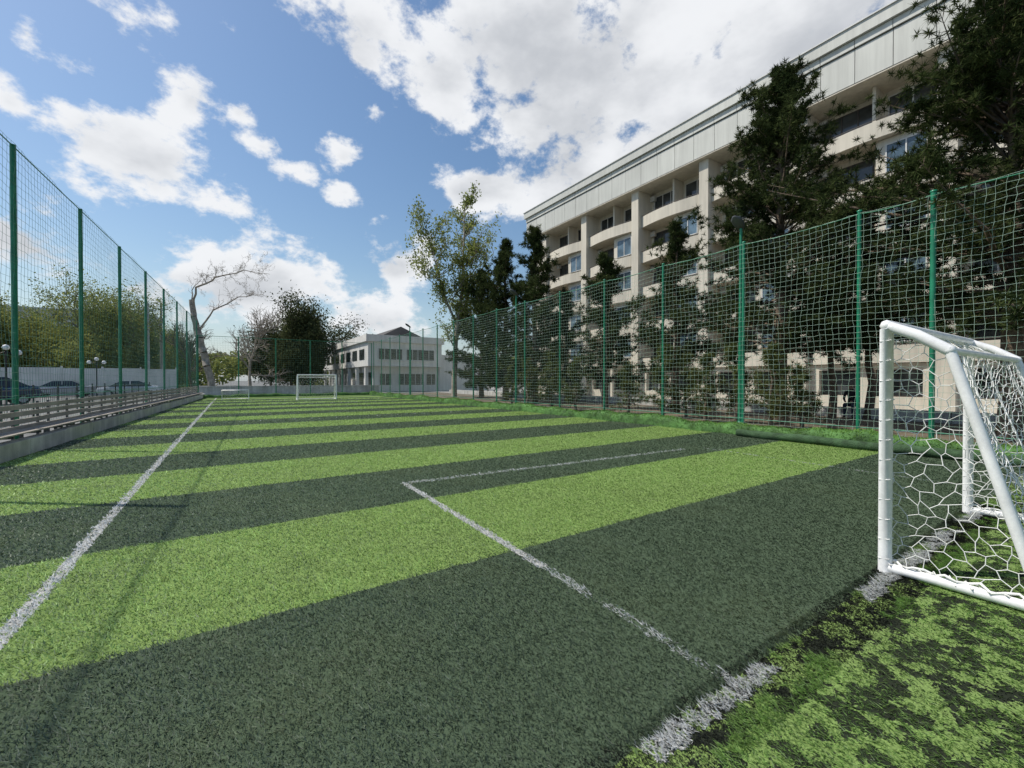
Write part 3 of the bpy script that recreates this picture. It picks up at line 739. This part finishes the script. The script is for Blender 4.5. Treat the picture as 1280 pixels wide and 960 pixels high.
for (x,y,h,sd) in ((7.6,73,14,31),(10.0,78,12.5,32),(5.0,76,10,33),(8.6,69,9,34),(13.5,96,17,35)):
    decid('broadleaf_tree',x,y,h,.5,3,M_leafd if sd!=35 else M_leafy,26,.17,M_bark,h*.3,.22,up=.25,seed=sd,leaf_from=1,clen=.7,lspread=.75,side_from=2)
n=60000
R_=np.random.default_rng(3)
cen=[]
for k in range(120):
    a=R_.uniform(-1.1,.75); d=R_.uniform(105,150); cen.append((math.sin(a)*d,math.cos(a)*d,R_.uniform(2.,6.5),R_.uniform(3,5)))
cen=np.array(cen);i=R_.integers(0,len(cen),n);D=R_.normal(0,1,(n,3));D/=np.linalg.norm(D,axis=1,keepdims=True);rr=R_.uniform(.6,1.05,(n,1))
P=cen[i,:3]+D*rr*cen[i,3:4]*np.array([1,1,.9]);P[:,2]=np.abs(P[:,2])
D=R_.normal(0,1,(n,3));D/=np.linalg.norm(D,axis=1,keepdims=True);E=np.cross(D,R_.normal(0,1,(n,3)));E/=np.linalg.norm(E,axis=1,keepdims=True)
s=.45;V=np.stack([P-D*s,P+E*s*.6,P+D*s,P-E*s*.6],1).reshape(-1,3)
build('distant_trees',[(V,np.arange(4*n).reshape(-1,4),0,False)],[M_leafy])
build('low_wall',[box(-2.6,14,49,49.3,0,.9),box(-2.7,14.1,48.95,49.35,.903,.98)],[M_conc])
build('kerb_stone',[box(21.4,21.75,-20+2*k,-20+2*k+1.98,0,.42) for k in range(33)],[M_conc])

# ---------------------------------------------------------------- seated person
px,py=21.45,6.9
e=empty('seated_person',(px,py,0))
v=[(0,0,.56),(-.02,0,.75),(-.08,0,.98),(-.12,0,1.12),(-.15,0,1.19),(-.18,0,1.28),(-.18,0,1.38),
   (0,.1,.53),(-.42,.13,.56),(-.38,.13,.09),(-.52,.14,.05),
   (0,-.1,.53),(-.42,-.15,.56),(-.35,-.14,.09),(-.49,-.15,.05),
   (-.09,.19,1.07),(-.16,.24,.80),(-.38,.13,.68),(-.46,.08,.68),
   (-.09,-.19,1.07),(-.16,-.24,.80),(-.38,-.13,.68),(-.46,-.08,.68)]
ed=[(0,1),(1,2),(2,3),(3,4),(4,5),(5,6),(0,7),(7,8),(8,9),(9,10),(0,11),(11,12),(12,13),(13,14),(3,15),(15,16),(16,17),(17,18),(3,19),(19,20),(20,21),(21,22)]
rd=[.15,.14,.16,.10,.055,.09,.085,.10,.075,.05,.04,.10,.075,.05,.04,.065,.048,.036,.035,.065,.048,.036,.035]
me=bpy.data.meshes.new('body');me.from_pydata([tuple(q) for q in v],ed,[]);o=bpy.data.objects.new('body',me);COL.objects.link(o)
sk=o.modifiers.new('s','SKIN')
for i,rr in enumerate(rd): me.skin_vertices[0].data[i].radius=(rr,rr)
me.skin_vertices[0].data[0].use_root=True
sb=o.modifiers.new('u','SUBSURF');sb.levels=2;sb.render_levels=2
bpy.context.view_layer.update()
dg=bpy.context.evaluated_depsgraph_get();nm=bpy.data.meshes.new_from_object(o.evaluated_get(dg));o.modifiers.clear();o.data=nm
for m_ in (mat('jacket_dark',(.03,.03,.035),.9),mat('jeans',(.035,.045,.07),.9),mat('skin',(.42,.25,.18),.6),mat('hair',(.015,.012,.01),.7)): nm.materials.append(m_)
for p in nm.polygons:
    c=p.center;p.use_smooth=True
    if c.z>1.2: p.material_index=3 if (c.z>1.36 or c.x>-.17) else 2
    elif c.x<-.40 and .6<c.z<.75 and abs(c.y)<.14: p.material_index=2
    elif c.z<.66 and not(c.z>.6 and c.x>-.1): p.material_index=1 if c.z>.1 else 3
    else: p.material_index=0
o.parent=e

# ---------------------------------------------------------------- camera
cam=bpy.data.cameras.new('camera');co=bpy.data.objects.new('camera',cam);COL.objects.link(co)
co.location=(0,0,CH);co.rotation_euler=(math.radians(90-.54),0,-TH);cam.lens=36*F/1280;cam.sensor_width=36;cam.clip_end=3000;cam.clip_start=.05
S.camera=co
